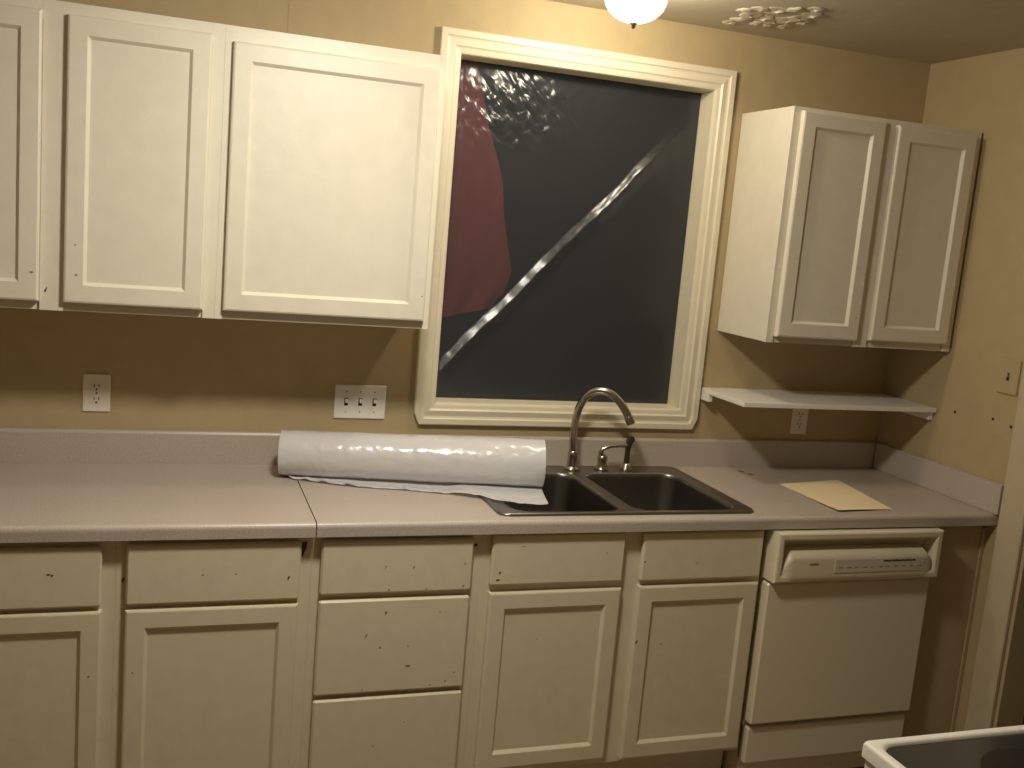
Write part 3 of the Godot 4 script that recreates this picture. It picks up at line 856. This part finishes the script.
# ---------------------------------------------------------------- room
func room() -> void:
	var xl := -4.3; var zb := 4.4
	# counter wall with the window opening
	var ox0 := -1.7894; var ox1 := -0.886; var oy0 := 1.126; var oy1 := 2.240
	var g := Geo.new()
	g.box(Vector3(xl - 0.15, -0.15, -0.086), Vector3(ox0 - 0.018, CEIL + 0.15, 0)); g.box(Vector3(ox1 + 0.018, -0.15, -0.086), Vector3(0.15, CEIL + 0.15, 0))
	g.box(Vector3(ox0 - 0.018, -0.15, -0.086), Vector3(ox1 + 0.018, oy0 - 0.018, 0)); g.box(Vector3(ox0 - 0.018, oy1 + 0.018, -0.086), Vector3(ox1 + 0.018, CEIL + 0.15, 0))
	var wb := wall("wall_back", g, M.wall)
	# a taped drywall joint standing slightly proud above the cabinets
	part(wb, "drywall_joint", gbox(Vector3(-2.3275, 2.17, -0.001), Vector3(-2.3255, CEIL, 0.0012)), M.wall)
	# right-hand wall with a doorway
	var d0 := 0.775; var d1 := 1.60; var dh := 2.04
	g = Geo.new()
	g.box(Vector3(0, -0.15, 0), Vector3(0.11, CEIL + 0.15, d0)); g.box(Vector3(0, dh, d0), Vector3(0.11, CEIL + 0.15, d1)); g.box(Vector3(0, -0.15, d1), Vector3(0.11, CEIL + 0.15, zb))
	var wr := wall("wall_right", g, M.wall)
	for q in [[955, 412], [993, 419], [1011, 427]]:
		var p := px(q[0], q[1], 0, 0.0)
		var pts := PackedVector2Array()
		for k in 8: pts.append(Vector2(cos(TAU * k / 8.0), sin(TAU * k / 8.0)) * 0.006)
		g = Geo.new(); g.slab(p + Vector3(0.0004, 0, 0), Vector3(0, 0, 1), Vector3.UP, pts, 0.0008)
		part(wr, "screw_hole", g, M.slot)
	wall("wall_left", gbox(Vector3(xl - 0.15, -0.15, 0), Vector3(xl, CEIL + 0.15, zb)), M.wall)
	wall("wall_rear", gbox(Vector3(xl - 0.15, -0.15, zb), Vector3(1.6, CEIL + 0.15, zb + 0.15)), M.wall)
	wall("floor", gbox(Vector3(xl, -0.15, 0), Vector3(1.6, 0, zb)), M.floor)
	var ce := wall("ceiling", gbox(Vector3(xl, CEIL, 0), Vector3(1.6, CEIL + 0.15, zb)), M.ceiling)
	# dark hall beyond the doorway
	wall("wall_hall", gbox(Vector3(1.45, 0, 0), Vector3(1.6, CEIL, zb)), M.wall)
	wall("wall_hall_end", gbox(Vector3(0.11, 0, -0.15), Vector3(1.6, CEIL, 0)), M.wall)
	# casing and lining of the doorway
	var tr := structure("trim_1")
	part(tr, "casing", gbox(Vector3(-0.018, 0.0, 0.660), Vector3(-0.0005, dh + 0.085, 0.762), 0.004), M.tan_casing)
	part(tr, "casing", gbox(Vector3(-0.018, 0.0, d1 - 0.010), Vector3(-0.0005, dh + 0.085, d1 + 0.09), 0.004), M.tan_casing)
	part(tr, "head_casing", gbox(Vector3(-0.018, dh - 0.01, 0.7621), Vector3(-0.0005, dh + 0.085, d1 - 0.0101), 0.004), M.tan_casing)
	part(tr, "jamb", gbox(Vector3(-0.0005, 0.0, 0.757), Vector3(0.11, dh, 0.7745), 0.001), M.door_brown)
	part(tr, "jamb", gbox(Vector3(-0.0005, 0.0, d1 + 0.0005), Vector3(0.11, dh, d1 + 0.018), 0.001), M.door_brown)
	# loose flakes of ceiling paint where water came through
	var fl := noise(71, 1.0, 2)
	for q in [[742, 20, 9], [752, 15, 9], [764, 18, 8], [775, 21, 10], [788, 20, 9], [800, 18, 9], [812, 15, 8], [760, 9, 7], [778, 10, 9], [795, 10, 8], [815, 9, 6], [745, 10, 6], [770, 25, 7], [785, 26, 7], [805, 22, 7], [730, 22, 6], [758, 23, 7]]:
		var p := px(q[0], q[1], 1, CEIL)
		var rows := []
		var R: float = q[2] * 0.0042
		var ph := rng.randf_range(0, TAU)
		for i in 7:
			var row := []
			for j in 18:
				var a := -TAU * j / 18.0
				var rr := R * (i / 6.0) * (1.0 + 0.35 * fl.get_noise_2d(cos(a) * 1.5 + q[0], sin(a) * 1.5 + q[1]))
				var tt := i / 6.0
				var drop := (0.0048 + 0.003 * cos(a - ph)) * sqrt(maxf(0.0, 1.0 - tt * tt)) * (1.0 + 0.5 * fl.get_noise_2d(rr * 60.0 * cos(a) + q[0], rr * 60.0 * sin(a))) + 0.0004
				row.append(Vector3(p.x + cos(a) * rr, CEIL - drop, p.z + sin(a) * rr * 1.3))
			rows.append(row)
		var last := []
		for w in rows[-1]: last.append(Vector3(lerpf(w.x, p.x, 0.06), CEIL + 0.001, lerpf(w.z, p.z, 0.06)))
		rows.append(last)
		var top := []
		for w in last: top.append(Vector3(p.x + (w.x - p.x) * 0.3, CEIL + 0.001, p.z + (w.z - p.z) * 0.3))
		rows.append(top)
		g = Geo.new(); g.grid(rows, true)
		part(ce, "paint_blister", g, M.ceiling)

func _ready() -> void:
	rng.seed = 7
	var cam := Camera3D.new()
	cam.name = "camera"; add_child(cam)
	cam.position = CAM; cam.basis = Basis.from_euler(EUL)
	cam.fov = rad_to_deg(2.0 * atan(384.0 / FOC)); cam.near = 0.05; cam.far = 60.0; cam.current = true
	var we := WorldEnvironment.new()
	we.name = "environment"
	var env := Environment.new()
	env.background_mode = Environment.BG_COLOR
	env.background_color = Color(0.012, 0.014, 0.018)
	env.tonemap_mode = Environment.TONE_MAPPER_LINEAR
	env.tonemap_exposure = 1.0
	env.sdfgi_enabled = true; env.ssao_enabled = true; env.ssil_enabled = true
	we.environment = env
	add_child(we)
	materials()
	ceiling_lamp(LAMP_SINK, 0.089, 0.127, "small glowing glass dome light on the ceiling above the sink", Color(1.0, 0.95, 0.85), 0.32, 0.0)
	ceiling_lamp(LAMP_ROOM, 0.16, 0.075, "larger glowing glass dome light on the ceiling amid the room", Color(1.0, 0.975, 0.915), 0.88, 1.4)
	room()
	window()
	upper_cabinets()
	base_cabinets()
	counters()
	sink()
	dishwasher()
	filler()
	cooktop()
	shelf()
	plates()
	film_roll()
	paper()
